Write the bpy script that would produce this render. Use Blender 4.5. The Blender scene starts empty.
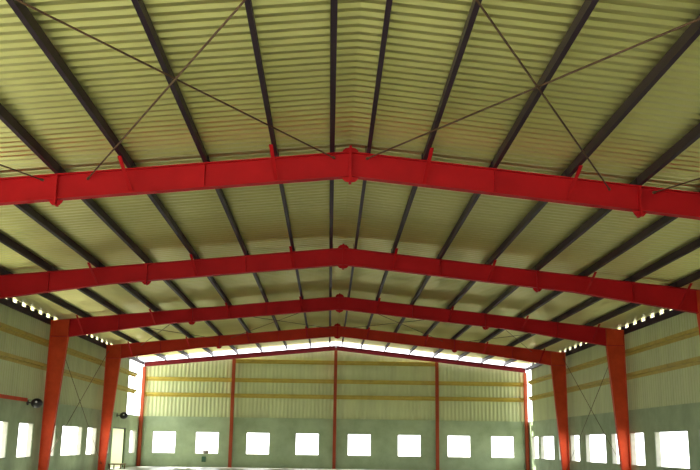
import bpy, bmesh, math, random
from mathutils import Vector, Matrix

random.seed(7)
SC = bpy.context.scene
COL = SC.collection

# ------------------------------------------------------------------ camera
PITCH, YAW, ROLL, FPX = 0.2179, 0.01949, 0.01461, 880.3
CAM = Vector((-0.365, 0.0, 1.5))


def cam_axis(xr, yf, zu):
    c, s = math.cos(PITCH), math.sin(PITCH)
    y, z = yf * c - zu * s, yf * s + zu * c
    c, s = math.cos(YAW), math.sin(YAW)
    return Vector((xr * c + y * s, -xr * s + y * c, z))


right = cam_axis(math.cos(ROLL), 0, math.sin(ROLL))
up = cam_axis(-math.sin(ROLL), 0, math.cos(ROLL))
fwd = cam_axis(0, 1, 0)
cd = bpy.data.cameras.new('camera')
cd.sensor_fit = 'HORIZONTAL'
cd.sensor_width = 36.0
cd.lens = FPX / 700.0 * 36.0
cd.shift_x = 1.0 / 700.0
cd.shift_y = 15.0 / 700.0
cd.clip_end = 2000
cam = bpy.data.objects.new('camera', cd)
COL.objects.link(cam)
m = Matrix((right, up, -fwd)).transposed().to_4x4()
m.translation = CAM
cam.matrix_world = m
SC.camera = cam

# ------------------------------------------------------------------ world, sun, exposure
SKY_STRENGTH = 1.0
SUN_STRENGTH = 4.0
SUN_DIR = Vector((0.50, -0.12, -0.72))      # the way the light travels
EXPOSURE = 2.58

w = bpy.data.worlds.new('world')
SC.world = w
w.use_nodes = True
bg = w.node_tree.nodes['Background']
bg.inputs[0].default_value = (0.95, 0.97, 1.0, 1)
bg.inputs[1].default_value = SKY_STRENGTH

sd = bpy.data.lights.new('sun', 'SUN')
sd.energy = SUN_STRENGTH
sd.angle = math.radians(1.0)
sd.color = (1.0, 0.97, 0.90)
sun = bpy.data.objects.new('sun', sd)
COL.objects.link(sun)
sun.rotation_euler = SUN_DIR.to_track_quat('-Z', 'Y').to_euler()
sun.location = (20, -40, 30)


def portal(name, loc, aim, sx, sy):
    d = bpy.data.lights.new(name, 'AREA')
    d.shape = 'RECTANGLE'
    d.size, d.size_y = sx, sy
    d.cycles.is_portal = True
    o = bpy.data.objects.new(name, d)
    COL.objects.link(o)
    o.location = loc
    o.rotation_euler = Vector(aim).to_track_quat('-Z', 'Y').to_euler()


portal('daylight_front', (0, -1.3, 4.2), (0, 1, 0), 26, 8.4)
portal('daylight_gable', (0, 58.3, 4.2), (0, -1, 0), 26, 8.4)
portal('daylight_west', (-13.0, 28.5, 3.5), (1, 0, 0), 60, 7.0)
portal('daylight_east', (13.0, 28.5, 3.5), (-1, 0, 0), 60, 7.0)

SC.view_settings.view_transform = 'Standard'
SC.view_settings.look = 'None'
SC.view_settings.gamma = 1.0
SC.view_settings.use_curve_mapping = False
SC.view_settings.exposure = EXPOSURE
SC.cycles.max_bounces = 16
SC.cycles.diffuse_bounces = 9
SC.cycles.sample_clamp_indirect = 10.0


# ------------------------------------------------------------------ materials
def mat(name, col, rough=0.6, var=0.12, scale=3.0, spec=0.4, metal=0.0, col2=None, bump=0.0, stretch=None, trans=None):
    mt = bpy.data.materials.new(name)
    mt.use_nodes = True
    nt = mt.node_tree
    b = nt.nodes['Principled BSDF']
    b.inputs['Roughness'].default_value = rough
    b.inputs['Metallic'].default_value = metal
    b.inputs['Specular IOR Level'].default_value = spec
    tc = nt.nodes.new('ShaderNodeTexCoord')
    mp = nt.nodes.new('ShaderNodeMapping')
    nt.links.new(tc.outputs['Object'], mp.inputs['Vector'])
    if stretch:
        mp.inputs['Scale'].default_value = stretch
    nz = nt.nodes.new('ShaderNodeTexNoise')
    nz.inputs['Scale'].default_value = scale
    nz.inputs['Detail'].default_value = 5
    nz.inputs['Roughness'].default_value = 0.6
    nt.links.new(mp.outputs[0], nz.inputs['Vector'])
    rp = nt.nodes.new('ShaderNodeValToRGB')
    rp.color_ramp.elements[0].position = 0.3
    rp.color_ramp.elements[1].position = 0.72
    lo = [c * (1 - var) for c in col]
    hi = [min(1, c * (1 + var)) for c in (col2 or col)]
    rp.color_ramp.elements[0].color = (*lo, 1)
    rp.color_ramp.elements[1].color = (*hi, 1)
    nt.links.new(nz.outputs['Fac'], rp.inputs['Fac'])
    nt.links.new(rp.outputs['Color'], b.inputs['Base Color'])
    if bump:
        bp = nt.nodes.new('ShaderNodeBump')
        bp.inputs['Strength'].default_value = bump
        bp.inputs['Distance'].default_value = 0.02
        nt.links.new(nz.outputs['Fac'], bp.inputs['Height'])
        nt.links.new(bp.outputs[0], b.inputs['Normal'])
    if trans:
        tr = nt.nodes.new('ShaderNodeBsdfTranslucent')
        tr.inputs[0].default_value = (*trans[0], 1)
        mx = nt.nodes.new('ShaderNodeMixShader')
        mx.inputs[0].default_value = trans[1]
        nt.links.new(b.outputs[0], mx.inputs[1])
        nt.links.new(tr.outputs[0], mx.inputs[2])
        nt.links.new(mx.outputs[0], nt.nodes['Material Output'].inputs['Surface'])
    return mt


RED = mat('red_paint', (0.45, 0.009, 0.012), 0.55, 0.12, 1.2, spec=0.12)
ORANGE_RED = mat('orange_red_steel', (0.58, 0.055, 0.014), 0.55, 0.15, 1.2, col2=(0.62, 0.075, 0.02), spec=0.15)  # more orange than the rafter red; columns, post base plates and rail
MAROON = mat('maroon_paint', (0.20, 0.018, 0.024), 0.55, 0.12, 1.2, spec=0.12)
POSTP = mat('brown_oxide_paint', (0.34, 0.062, 0.022), 0.55, 0.15, 1.2, spec=0.15)
RED_HAZED = mat('red_paint_hazed', (0.52, 0.034, 0.013), 0.55, 0.12, 1.2, spec=0.12)  # the same red with distant haze and light put into the colour
PURPLE = mat('purlin_paint', (0.027, 0.014, 0.024), 0.5, 0.15, 2.0, spec=0.2)
YELLOW = mat('yellow_paint', (0.46, 0.36, 0.055), 0.5, 0.15, 2.0)
ROD = mat('rusty_steel', (0.10, 0.05, 0.025), 0.6, 0.3, 6.0)
ROOF = mat('roof_sheet', (0.81, 0.78, 0.32), 0.31, 0.07, 0.5, metal=0.90, col2=(0.83, 0.80, 0.35), stretch=(0.25, 1.0, 1))

CLAD = mat('wall_sheet', (0.55, 0.61, 0.31), 0.42, 0.10, 1.6, stretch=(1, 1, 0.15))
PLASTER = mat('green_plaster', (0.33, 0.42, 0.24), 0.8, 0.14, 0.9, col2=(0.38, 0.47, 0.28), bump=0.15)
CONCRETE = mat('floor_concrete', (0.40, 0.41, 0.36), 0.35, 0.1, 0.5, bump=0.02)
GROUND = mat('sandy_ground', (0.50, 0.49, 0.42), 0.9, 0.15, 0.3)
DARK = mat('dark_iron', (0.02, 0.02, 0.018), 0.4, 0.2, 4.0)
GLASSW = mat('pale_diffuser', (0.7, 0.7, 0.66), 0.3, 0.05, 4.0)
WOOD = mat('weathered_wood', (0.34, 0.22, 0.11), 0.7, 0.25, 3.0, stretch=(6, 1, 6))
RUBBLE = mat('grey_rubble', (0.30, 0.26, 0.22), 0.9, 0.25, 6.0)
GREENBOX = mat('green_box_paint', (0.03, 0.10, 0.05), 0.5, 0.15, 4.0)
DOORM = mat('pale_fibreglass', (0.62, 0.68, 0.48), 0.5, 0.08, 0.8, trans=((0.80, 0.86, 0.66), 0.35))


# ------------------------------------------------------------------ mesh helpers
class MB:
    def __init__(self):
        self.bm = bmesh.new()

    def poly(self, pts):
        return self.bm.faces.new([self.bm.verts.new(p) for p in pts])

    def prism(self, pts, d):
        """closed prism: polygon pts swept by vector d"""
        d = Vector(d)
        a = [self.bm.verts.new(p) for p in pts]
        b = [self.bm.verts.new(Vector(p) + d) for p in pts]
        n = len(a)
        self.bm.faces.new(a)
        self.bm.faces.new(list(reversed(b)))
        for i in range(n):
            j = (i + 1) % n
            self.bm.faces.new((a[i], b[i], b[j], a[j]))
        return self

    def box(self, x0, x1, y0, y1, z0, z1):
        return self.prism([(x0, y0, z0), (x1, y0, z0), (x1, y0, z1), (x0, y0, z1)], (0, y1 - y0, 0))

    def tube(self, a, b, r, n=8, r2=None):
        a, b = Vector(a), Vector(b)
        ax = (b - a).normalized()
        q = ax.orthogonal().normalized()
        p = ax.cross(q)
        r2 = r if r2 is None else r2
        ra = [self.bm.verts.new(a + r * (math.cos(t) * q + math.sin(t) * p)) for t in [2 * math.pi * i / n for i in range(n)]]
        rb = [self.bm.verts.new(b + r2 * (math.cos(t) * q + math.sin(t) * p)) for t in [2 * math.pi * i / n for i in range(n)]]
        self.bm.faces.new(ra)
        self.bm.faces.new(list(reversed(rb)))
        for i in range(n):
            j = (i + 1) % n
            self.bm.faces.new((ra[i], rb[i], rb[j], ra[j]))
        return self

    def build(self, name, material, parent=None, bevel=0.0, smooth=False):
        bmesh.ops.remove_doubles(self.bm, verts=self.bm.verts, dist=1e-5)
        bmesh.ops.recalc_face_normals(self.bm, faces=self.bm.faces)
        if bevel:
            bmesh.ops.bevel(self.bm, geom=list(self.bm.edges), offset=bevel, segments=2, affect='EDGES')
        me = bpy.data.meshes.new(name)
        self.bm.to_mesh(me)
        self.bm.free()
        if smooth:
            for p in me.polygons:
                p.use_smooth = True
        me.materials.append(material)
        o = bpy.data.objects.new(name, me)
        COL.objects.link(o)
        if parent:
            o.parent = parent
        return o


def thing(name, label, cat, loc=(0, 0, 0), group=None):
    o = bpy.data.objects.new(name, None)
    COL.objects.link(o)
    o.location = loc
    o['label'] = label
    o['category'] = cat
    if group:
        o['group'] = group
    return o


def copy_tree(o, parent=None):
    c = o.copy()
    COL.objects.link(c)
    if parent:
        c.parent = parent
    for ch in [k for k in COL.objects if k.parent == o]:
        copy_tree(ch, c)
    return c


def struct(o):
    o['kind'] = 'structure'
    return o


# ------------------------------------------------------------------ main dimensions
BAY = 9.75
FY = [18.63 + BAY * i for i in range(4)]
GY = 57.73                       # gable post line
Y0 = -0.9                        # open front
W = 12.44                        # outer face of columns
PUR = [0.355, 1.605, 3.15, 4.79, 6.36, 7.96, 9.51, 11.01]   # webs
PD = 0.22                        # purlin depth


def ztop(x):
    return 7.84 - 0.102 * abs(x)


# ------------------------------------------------------------------ ground, floor
g = MB()
g.box(-200, 200, -200, 260, -0.6, -0.06)
struct(g.build('ground', GROUND))
g = MB()
g.box(-12.9, 12.9, Y0 - 0.3, 58.15, -0.06, 0.0)
struct(g.build('floor', CONCRETE))


# ------------------------------------------------------------------ ribbed sheets
def rib_profile(a, b, pitch, depth):
    pts = []
    t = a
    while t < b:
        for u, h in ((0.0, 0), (0.30, 0), (0.50, 1), (0.80, 1)):
            v = t + u * pitch
            if v <= b:
                pts.append((v, h * depth))
        t += pitch
    pts.append((b, 0))
    return pts


def roof_slope(sx):
    bm = MB()
    prof = rib_profile(Y0 - 0.2, 57.35, 0.27, 0.056)
    xs = [0.0, 6.4, 12.80]
    vs = [[bm.bm.verts.new((sx * x, y, ztop(x) + PD + 0.012 + h)) for x in xs] for y, h in prof]
    for i in range(len(vs) - 1):
        for j in range(len(xs) - 1):
            bm.bm.faces.new((vs[i][j], vs[i + 1][j], vs[i + 1][j + 1], vs[i][j + 1]))
    return bm


for sx in (-1, 1):
    o = roof_slope(sx).build('ceiling', ROOF)
    md = o.modifiers.new('thickness', 'SOLIDIFY')
    md.thickness = 0.004
    md.offset = 1 if sx > 0 else 1
    struct(o)


def clad(name, a, b, place, ztopf, zb=3.06, rib=0.028):
    bm = MB()
    prof = rib_profile(a, b, 0.25, rib)
    vs = [[bm.bm.verts.new(place(t, h, z)) for z in (zb, ztopf(t))] for t, h in prof]
    for i in range(len(vs) - 1):
        bm.bm.faces.new((vs[i][0], vs[i + 1][0], vs[i + 1][1], vs[i][1]))
    o = bm.build(name, CLAD)
    md = o.modifiers.new('thickness', 'SOLIDIFY')
    md.thickness = 0.003
    return struct(o)


CX = 12.60                       # inner face of side cladding
CY = 58.00
clad('wall_left_cladding', Y0, 54.3, lambda t, h, z: (-CX - h, t, z), lambda t: 6.60)
clad('wall_right_cladding', Y0, 56.85, lambda t, h, z: (CX + h, t, z), lambda t: 6.60)
clad('wall_back_cladding', -12.40, 12.40, lambda t, h, z: (t, CY + h, z), lambda t: ztop(t) - 0.12, rib=0.017)


# ------------------------------------------------------------------ masonry with openings
def wall_grid(name, u0, u1, z0, z1, openings, place, thick):
    us = sorted({u0, u1, *[o[0] for o in openings], *[o[1] for o in openings]})
    zs = sorted({z0, z1, *[o[2] for o in openings], *[o[3] for o in openings]})
    def empty(i, j):
        if i < 0 or j < 0 or i >= len(us) - 1 or j >= len(zs) - 1:
            return True
        u, z = (us[i] + us[i + 1]) / 2, (zs[j] + zs[j + 1]) / 2
        return any(a < u < b and c < z < d for a, b, c, d in openings)
    bm = MB()
    for i in range(len(us) - 1):
        for j in range(len(zs) - 1):
            if empty(i, j):
                continue
            a, b, c, d = us[i], us[i + 1], zs[j], zs[j + 1]
            for t in (0, thick):
                bm.poly([place(a, t, c), place(b, t, c), place(b, t, d), place(a, t, d)])
            for di, dj, e in ((-1, 0, ((a, c), (a, d))), (1, 0, ((b, c), (b, d))), (0, -1, ((a, c), (b, c))), (0, 1, ((a, d), (b, d)))):
                if empty(i + di, j + dj):
                    (p, q), (r, s) = e
                    bm.poly([place(p, 0, q), place(r, 0, s), place(r, thick, s), place(p, thick, q)])
    return struct(bm.build(name, PLASTER))


SILL, LINTEL, MTOP = 0.82, 2.19, 3.13
side = []
for s in (-0.87, 8.88, 18.63):
    side += [(s + 1.1, s + 2.75), (s + 3.6, s + 6.9), (s + 7.9, s + 9.3)]
right_open = side + [(29.4, 31.1), (32.1, 35.4), (36.62, 38.3), (39.2, 40.9), (41.75, 45.05), (46.15, 47.85), (48.9, 50.42), (51.42, 54.7), (55.22, 57.1)]
left_open = side + [(29.4, 31.1), (32.0, 34.4), (35.6, 37.3), (38.85, 40.42), (41.4, 44.72), (45.68, 47.47), (48.75, 50.3), (55.52, 57.1)]
gable_open = [(c - 0.75, c + 0.75) for c in (-10.91, -8.16, -4.91, -1.74, 1.61, 4.83, 8.04, 10.86)]
DOOR = (51.0, 54.3, 0.0, 2.3)
MX, MY, TH = 12.55, 57.90, 0.23
lo = [(a, b, SILL, LINTEL) for a, b in left_open]
ADDED_OPENINGS = [(1.0, 8.0, 0.0, MTOP - 0.001), (10.4, 17.4, 0.0, MTOP - 0.001), (21.0, 22.6, SILL, LINTEL), (24.5, 26.2, SILL, LINTEL)]   # unseen openings added in the left wall to let daylight in
lo = [o for o in lo if o[0] > 28]
ro = [(a, b, SILL, LINTEL) for a, b in right_open]
go = [(a, b, SILL, LINTEL) for a, b in gable_open]
pl_left = lambda u, t, z: (-MX - t, u, z)
pl_right = lambda u, t, z: (MX + t, u, z)
pl_back = lambda u, t, z: (u, MY + t, z)
wall_grid('wall_left', Y0, MY, 0, MTOP, lo + ADDED_OPENINGS + [DOOR], pl_left, TH)
wall_grid('wall_right', Y0, MY, 0, MTOP, ro, pl_right, TH)
wall_grid('wall_back', -MX - TH, MX + TH, 0, MTOP, go, pl_back, TH)

# unseen front wall, added so its off-centre opening shapes the daylight
FOPEN = (-12.2, 3.0, 0.0, 5.4)
struct_front = wall_grid('wall_front_added', -MX - TH, MX + TH, 0, 6.5, [FOPEN], lambda u, t, z: (u, Y0 - t, z), TH)

SILLM = mat('sill_cement', (0.36, 0.36, 0.29), 0.8, 0.15, 3.0)
wn = 0
for ops, place in ((lo, pl_left), (go, pl_back), (ro, pl_right)):
    for a, b, c, d in ops:
        if place is not pl_back and b < 30:
            continue
        wn += 1
        f = MB()
        e = 0.025
        out = [(a, c), (b, c), (b, d), (a, d)]
        inn = [(a + e, c + e), (b - e, c + e), (b - e, d - e), (a + e, d - e)]
        for i in range(4):
            j = (i + 1) % 4
            for t in (0.02, TH - 0.02):
                f.poly([place(*(out[i][0], t, out[i][1])), place(out[j][0], t, out[j][1]), place(inn[j][0], t, inn[j][1]), place(inn[i][0], t, inn[i][1])])
            f.poly([place(inn[i][0], 0.02, inn[i][1]), place(inn[j][0], 0.02, inn[j][1]), place(inn[j][0], TH - 0.02, inn[j][1]), place(inn[i][0], TH - 0.02, inn[i][1])])
            f.poly([place(out[i][0], 0.02, out[i][1]), place(out[j][0], 0.02, out[j][1]), place(out[j][0], TH - 0.02, out[j][1]), place(out[i][0], TH - 0.02, out[i][1])])
        struct(f.build('window_%d' % wn, SILLM))

# closed doorway near the far left corner
a, b, c, d = DOOR
f = MB()
f.box(-MX - 0.14, -MX - 0.11, a + 0.06, b - 0.06, 0.02, d - 0.06)
door = struct(f.build('door_1', DOORM))
f = MB()
f.prism([pl_left(a, 0.06, 0), pl_left(a + 0.06, 0.06, 0), pl_left(a + 0.06, 0.06, d - 0.06), pl_left(b - 0.06, 0.06, d - 0.06), pl_left(b - 0.06, 0.06, 0), pl_left(b, 0.06, 0), pl_left(b, 0.06, d), pl_left(a, 0.06, d)], (-0.12, 0, 0))
f.build('door_frame', DARK, door)

# dark capping on the masonry and the slotted filler strip at the eaves
for k, sx in enumerate((-1, 1)):
    f = MB()
    y = Y0
    ze = ztop(12.59) + PD + 0.008
    n = 0
    f.box(sx * 12.54, sx * 12.59, Y0, 57.0, 6.56, 6.67)
    while y < 56.4:
        f.box(sx * 12.54, sx * 12.59, y, y + 0.50, 6.60, ze)
        y += 1.03
    struct(f.build('trim_%d' % (k + 1), PURPLE))


# ------------------------------------------------------------------ portal frames
FW, FT, WT = 0.22, 0.022, 0.014
DR, DK = 0.565, 0.77               # rafter depth, haunch depth at the knee
XS = 6.40
XT = 7.60                         # the rafter deepens outwards from here
XK = W - 0.78                     # inner face of column at the knee


def depth(x):
    x = abs(x)
    return DR if x <= XT else DR + (DK - DR) * (x - XT) / (XK - XT)


def ibeam(poly_a, poly_b):
    """web plus two flanges between an upper/outer line and a lower/inner line; lines are lists of (x,z)"""
    b = MB()
    ring = poly_a + list(reversed(poly_b))
    b.prism([(x, -WT / 2, z) for x, z in ring], (0, WT, 0))
    return b


def strip(b, line, off):
    """flange plate following line, thickened by off (dx,dz)"""
    pts = [(x, -FW / 2, z) for x, z in line] + [(x + off[0], -FW / 2, z + off[1]) for x, z in reversed(line)]
    b.prism(pts, (0, FW, 0))


def bar(b, p, q, wdt, thk):
    """flat bar between two points"""
    p, q = Vector(p), Vector(q)
    ax = (q - p).normalized()
    s = ax.cross(Vector((0, 0, 1)))
    s = s.normalized() if s.length > 1e-4 else Vector((1, 0, 0))
    n = ax.cross(s)
    c = [p + s * wdt / 2 * i + n * thk / 2 * j for i, j in ((-1, -1), (1, -1), (1, 1), (-1, 1))]
    b.prism(c, q - p)


FLY = [1.65, 4.80, 8.00, 11.05]
STIFF = [3.20, 9.55]


def make_frame():
    t = thing('portal_frame', '-', 'steel frame', (0, FY[0], 0), 'red portal frames across the hall')
    for sx in (-1, 1):
        # rafter
        top = [(sx * 0.012, ztop(0)), (sx * XT, ztop(XT)), (sx * XK, ztop(XK))]
        bot = [(sx * 0.012, ztop(0) - DR), (sx * XT, ztop(XT) - DR), (sx * XK, ztop(XK) - DK)]
        b = ibeam([(x, z - FT) for x, z in top], [(x, z + FT) for x, z in bot])
        strip(b, top, (0, -FT))
        strip(b, bot, (0, FT))
        b.build('rafter', RED, t)
        # column, inner flange leaning, outer flange plumb
        xo, xi0, xi1 = W, W - 0.34, XK
        ztk, zbk = ztop(XK), ztop(XK) - DK
        b = MB()
        ring = [(xo - FT, 0.02), (xo - FT, ztop(xo) - FT), (xi1 + FT, ztk - FT), (xi1 + FT, zbk), (xi0 + FT, 0.02)]
        b.prism([(sx * x, -WT / 2, z) for x, z in ring], (0, WT, 0))
        strip(b, [(sx * xo, 0.02), (sx * xo, ztop(xo))], (-sx * FT, 0))
        strip(b, [(sx * xi0, 0.02), (sx * xi1, zbk), (sx * xi1, ztk - FT)], (sx * FT, 0))
        strip(b, [(sx * xi1, ztk), (sx * (xo - FT), ztop(xo - FT))], (0, -FT))
        b.build('column', ORANGE_RED, t)
        # knee stiffener
        b = MB()
        for s in (-1, 1):
            b.box(sx * (XK + 0.03), sx * (xo - 0.03), s * 0.06 - 0.05, s * 0.06 + 0.05, zbk, zbk + 0.02)
        b.build('knee_stiffener', RED, t)
        b = MB()
        b.box(sx * (xo - 0.36), sx * (xo + 0.02), -0.16, 0.16, 0.0, 0.02)
        b.build('base_plate', RED, t)
        # bolted splice at the quarter point
        sp = MB()
        zt, zb = ztop(XS), ztop(XS) - DR
        sp.box(sx * XS - 0.025, sx * XS + 0.025, -0.13, 0.13, zb - 0.12, zt - FT)
        so = sp.build('splice_plate', RED, t)
        for s in (-1, 1):
            gs = MB()
            gs.prism([(sx * XS + s * 0.025, -0.01, zb - 0.002), (sx * XS + s * 0.025, -0.01, zb - 0.12), (sx * XS + s * 0.08, -0.01, zb - 0.115), (sx * XS + s * 0.13, -0.01, zb - 0.06), (sx * XS + s * 0.16, -0.01, zb - (0.002 if s * sx < 0 else 0.02))], (0, 0.02, 0))
            gs.build('gusset', RED, so)
        # web stiffeners
        for x in STIFF:
            b = MB()
            for s in (-1, 1):
                b.box(sx * x - 0.008, sx * x + 0.008, s * 0.055 - 0.047, s * 0.055 + 0.047, ztop(x) - depth(x) + FT, ztop(x) - FT)
            b.build('web_stiffener', RED, t)
        # fly braces from the bottom flange up to the purlin
        for x in FLY:
            for s in (-1, 1):
                b = MB()
                zb = ztop(x) - depth(x)
                bar(b, (sx * (x - 0.03), s * 0.09, zb + 0.04), (sx * (x + 0.05), s * 1.0, ztop(x) - 0.026), 0.08, 0.012)
                b.build('fly_brace', RED, t)
    # ridge end plates with triangular gussets above and below
    b = MB()
    z1, z0 = ztop(0), ztop(0) - DR
    b.box(-0.03, 0.03, -0.13, 0.13, z0 - 0.13, z1 + 0.13)
    ro_ = b.build('ridge_plate', RED, t)
    for s in (-1, 1):
        for zz, k in ((z1, 1), (z0, -1)):
            gs = MB()
            gs.prism([(s * 0.03, -0.012, zz), (s * 0.03, -0.012, zz + k * 0.12), (s * 0.11, -0.012, zz + k * 0.105), (s * 0.165, -0.012, zz + k * 0.055), (s * 0.19, -0.012, zz + (-0.015 if k > 0 else -0.014) - 0.002 * k)], (0, 0.024, 0))
            gs.build('gusset', RED, ro_)
    return t


FL = ['nearest red portal frame, its rafters crossing the hall overhead and columns out of view',
      'second red portal frame from the front, just behind the nearest one, columns out of view',
      'third red portal frame from the front, the nearest one with both tapered columns in view',
      'farthest red portal frame, standing just in front of the gable wall']
f0 = make_frame()
for i, y in enumerate(FY):
    o = f0 if i == 0 else copy_tree(f0)
    o.location = (0, y, 0)
    o['label'] = FL[i]
    if i == 3:
        for ch in [k for k in COL.objects if k.parent == o and k.name.startswith('rafter')]:
            ch.data = ch.data.copy()
            ch.data.materials[0] = RED_HAZED  # far rafters carry the haze in their colour


# ------------------------------------------------------------------ purlins
def channel(b, x, zb, d, fl, y0, y1, sx, th=0.012, lip=0.03, slope=0.0):
    """cold-formed C: web at x, flanges pointing outwards sx, base at zb"""
    P = [(0, 0), (fl, 0), (fl, lip), (fl - th, lip), (fl - th, th), (th, th), (th, d - th), (fl - th, d - th), (fl - th, d - lip), (fl, d - lip), (fl, d), (0, d)]
    ca, sa = math.cos(slope), math.sin(slope)
    pts = [(x + sx * (u * ca + v * sa), y0, zb + v * ca - u * sa) for u, v in P]
    b.prism(pts, (0, y1 - y0, 0))


ORD = ['first', 'second', 'third', 'fourth', 'fifth', 'sixth', 'seventh', 'eighth']
SPANS = [(Y0, 8.88), (8.88, FY[0]), (FY[0], FY[1]), (FY[1], FY[2]), (FY[2], FY[3]), (FY[3], GY + 0.06)]
SL = math.atan(0.102)
for sx, side_word in ((-1, 'left'), (1, 'right')):
    for k, x in enumerate(PUR):
        t = thing('purlin', 'dark steel roof purlin, %s one out from the ridge on the %s slope' % (ORD[k], side_word), 'purlin', (sx * x, FY[0], ztop(x)), 'dark purlins running under the roof sheets')
        for y0, y1 in SPANS:
            b = MB()
            channel(b, 0, 0.002, PD, 0.085, y0 - FY[0] + 0.002, y1 - FY[0] - 0.002, sx, slope=SL)
            b.build('span', PURPLE, t)
        for y in FY:
            b = MB()
            b.box(-sx * 0.012 - 0.006, -sx * 0.012 + 0.006, y - FY[0] - 0.07, y - FY[0] + 0.07, 0.004, 0.17)
            b.build('cleat', PURPLE, t)
    # eave strut on the knees
    t = thing('eave_strut', 'dark eave strut along the top of the %s side wall' % side_word, 'eave strut', (sx * 12.446, FY[0], 6.40))
    for y0, y1 in SPANS:
        b = MB()
        channel(b, 0, 0, 0.20, 0.085, y0 - FY[0] + 0.002, y1 - FY[0] - 0.002, sx)
        b.build('span', PURPLE, t)

# ------------------------------------------------------------------ gable steel
PX = [-12.40, -6.62, 0.0, 6.62, 12.40]
PL = ['slim red gable post in the far left corner of the hall', 'red gable post between the second and third gable windows from the left',
      'slim red gable post under the ridge in the middle of the gable wall', 'red gable post between the third and second gable windows from the right',
      'slim red gable post in the far right corner of the hall']
GD = 0.30
for x, lab in zip(PX, PL):
    t = thing('gable_post', lab, 'post', (x, GY, 0), 'slim posts along the gable wall')
    zt = ztop(abs(x) + 0.1) - GD - 0.002
    b = MB()
    b.box(-0.005, 0.005, -0.098, 0.098, 0.02, zt)
    b.box(-0.10, 0.10, -0.11, -0.098, 0.02, zt)
    b.box(-0.10, 0.10, 0.098, 0.11, 0.02, zt)
    b.build('shaft', POSTP, t)
    b = MB()
    b.box(-0.14, 0.14, -0.14, 0.14, 0, 0.02)
    b.build('base_plate', ORANGE_RED, t)
for sx, sw in ((-1, 'left'), (1, 'right')):
    t = thing('gable_rafter', 'thin red sloping rafter along the top of the gable wall, %s half' % sw, 'rafter', (0, GY, 0), 'red gable rafters')
    xe = 12.43
    b = MB()
    pts = lambda a, c, y: [(sx * 0.004, y, ztop(0) - a), (sx * xe, y, ztop(xe) - a), (sx * xe, y, ztop(xe) - c), (sx * 0.004, y, ztop(0) - c)]
    b.prism(pts(0.016, GD - 0.016, -0.006), (0, 0.012, 0))
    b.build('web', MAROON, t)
    for nm, a, c in (('top_flange', 0, 0.016), ('bottom_flange', GD - 0.016, GD)):
        b = MB()
        b.prism(pts(a, c, -0.09), (0, 0.18, 0))
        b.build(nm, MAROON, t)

# ------------------------------------------------------------------ girts
def girt(label, p0, p1, inward, group):
    """Z girt from p0 to p1, its web standing off the sheet towards inward"""
    p0, p1, n = Vector(p0), Vector(p1), Vector(inward)
    t = thing('girt', label, 'girt', p0, group)
    L = p1 - p0
    D, F, T = 0.125, 0.13, 0.01
    def plate(o0, n0, n1, z0, z1):
        b = MB()
        q = [n * n0 + Vector((0, 0, z0)), n * n1 + Vector((0, 0, z0)), n * n1 + Vector((0, 0, z1)), n * n0 + Vector((0, 0, z1))]
        b.prism(q, L)
        return b
    plate(0, 0.0, D, -T / 2, T / 2).build('web', YELLOW, t)
    plate(0, D - T, D, T / 2, F).build('inner_flange', YELLOW, t)
    plate(0, 0, T, -F, -T / 2).build('outer_flange', YELLOW, t)


GZ = [(4.52, 'lower'), (5.54, 'upper')]
for sx, sw, ye in ((-1, 'left', 56.2), (1, 'right', 57.4)):
    for z, zw in GZ:
        girt('yellow steel girt running along the %s side wall sheeting, %s of the two rails' % (sw, zw), (sx * (CX - 0.006), Y0, z + 0.04), (sx * (CX - 0.006), ye, z + 0.04), (-sx, 0, 0), 'yellow girts on the wall sheeting')
for z, zw, xa in ((4.52, 'lowest', 12.38), (5.52, 'middle', 12.38), (6.74, 'topmost', 6.62)):
    girt('yellow steel girt across the gable sheeting, %s of the three rails' % zw, (-xa, CY - 0.006, z), (xa, CY - 0.006, z), (0, -1, 0), 'yellow girts on the wall sheeting')

# ------------------------------------------------------------------ bracing rods
def rod(label, p, q, group, r=0.017):
    p, q = Vector(p), Vector(q)
    t = thing('brace_rod', label, 'brace rod', p, group)
    d = q - p
    u = d.normalized()
    MB().tube((0, 0, 0), d, r).build('rod', ROD, t)
    for a, s in ((Vector((0, 0, 0)), 1), (d, -1)):
        MB().tube(a + u * s * 0.02, a + u * s * 0.09, r * 1.9, 6).build('end_nut', ROD, t)


zr = lambda x: ztop(x) - 0.11
E = 0.03
for (ya, yb, where) in ((8.88, FY[0], 'nearest-bay roof'), (FY[2], FY[3], 'far-bay roof')):
    for sx, sw in ((-1, 'left'), (1, 'right')):
        for (xa, xb, wh, ends) in ((0.35, 5.75, 'near the ridge', True), (6.7, 10.6, 'near the eaves', True)):
            rod('thin %s brace rod, %s slope %s, far end nearer ridge' % (where, sw, wh), (sx * xa, yb - E, zr(xa)), (sx * xb, ya + E, zr(xb)), 'crossed roof brace rods', 0.017 if ya < 20 else 0.012)
            rod('thin %s brace rod, %s slope %s, far end nearer eaves' % (where, sw, wh), (sx * xb, yb - E, zr(xb) - 0.045), (sx * xa, ya + E, zr(xa) - 0.045), 'crossed roof brace rods', 0.017 if ya < 20 else 0.012)
for sx, sw in ((-1, 'left'), (1, 'right')):
    xw = sx * 12.33
    rod('thin wall brace rod beside the %s wall, rising away to the farthest frame' % sw, (xw, FY[2] + E, 0.35), (xw, FY[3] - E, 6.25), 'crossed wall brace rods', 0.012)
    rod('thin wall brace rod beside the %s wall, falling away to the farthest column foot' % sw, (xw - sx * 0.045, FY[2] + E, 6.25), (xw - sx * 0.045, FY[3] - E, 0.35), 'crossed wall brace rods', 0.012)

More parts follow.
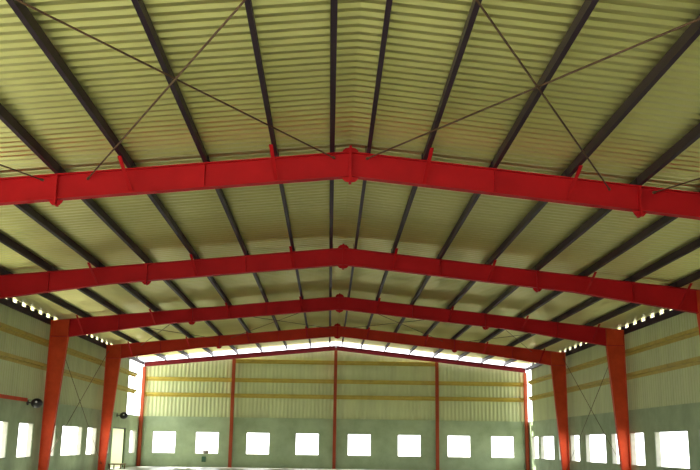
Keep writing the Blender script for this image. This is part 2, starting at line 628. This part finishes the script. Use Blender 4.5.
# ------------------------------------------------------------------ wall fixtures and small things
def wall_lamp(label, y, z):
    t = thing('wall_lamp', label, 'lamp', (-MX, y, z), 'dark round lamps on the left wall')
    b = MB()
    b.tube((0, 0, 0), (0.04, 0, 0), 0.10, 16)
    b.build('mount', DARK, t, smooth=False)
    b = MB()
    b.tube((0.04, 0, 0), (0.36, -0.10, -0.02), 0.025, 10)
    b.build('arm', DARK, t)
    b = MB()
    bmesh.ops.create_uvsphere(b.bm, u_segments=20, v_segments=12, radius=0.23)
    for v in b.bm.verts:
        v.co.z *= 0.85
        v.co += Vector((0.42, -0.12, -0.02))
    b.build('housing', DARK, t, smooth=True)
    b = MB()
    bmesh.ops.create_uvsphere(b.bm, u_segments=14, v_segments=8, radius=0.045)
    for v in b.bm.verts:
        v.co += Vector((0.46, -0.325, 0.02))
    b.build('lens', GLASSW, t, smooth=True)


wall_lamp('dark round lamp at the left wall top, before the first visible column', 36.3, 2.98)
wall_lamp('dark round lamp at the left wall top, behind the farthest left column', 51.7, 2.98)

# reddish rail along the masonry top left of the first column
t = thing('wall_rail', 'short reddish steel rail on top of the left masonry wall beside the dark lamp', 'rail', (-MX, 31.0, MTOP))
MB().box(0.02, 0.10, 0, 5.0, -0.12, 0.0).build('angle_leg', ORANGE_RED, t)
MB().box(-0.04, 0.10, 0, 5.0, 0.002, 0.014).build('top_leg', ORANGE_RED, t)

# low bench in front of the pale door
t = thing('bench', 'low weathered wooden bench against the left wall before the pale door', 'bench', (-12.17, 51.0, 0))
MB().box(-0.36, 0.36, -0.6, 0.6, 0.24, 0.30).build('seat', WOOD, t, bevel=0.006)
for xx in (-0.30, 0.30):
    for yy in (-0.5, 0.5):
        MB().box(xx - 0.03, xx + 0.03, yy - 0.03, yy + 0.03, 0.0, 0.24).build('leg', WOOD, t)

# lump on the second gable sill
b = MB()
bmesh.ops.create_icosphere(b.bm, subdivisions=3, radius=0.22)
for v in b.bm.verts:
    n = v.co.normalized()
    v.co *= 1 + 0.18 * math.sin(7 * n.x + 2) * math.cos(5 * n.z)
    v.co.z *= 0.55
    if v.co.z < -0.09:
        v.co.z = -0.09
o = b.build('rubble_lump', RUBBLE, smooth=True)
o.location = (-8.2, MY + 0.12, SILL + 0.025 + 0.09)
o['label'] = 'grey rubble lump on the sill of the second gable window from the left'
o['category'] = 'rubble'

t = thing('junction_box', 'small dark green box on the gable wall under the second window from left', 'box', (-8.3, MY, 0.48))
MB().box(-0.13, 0.13, -0.12, -0.002, -0.17, 0.17).build('body', GREENBOX, t, bevel=0.01)
MB().box(-0.11, 0.11, -0.135, -0.12, -0.15, 0.15).build('lid', GREENBOX, t, bevel=0.005)
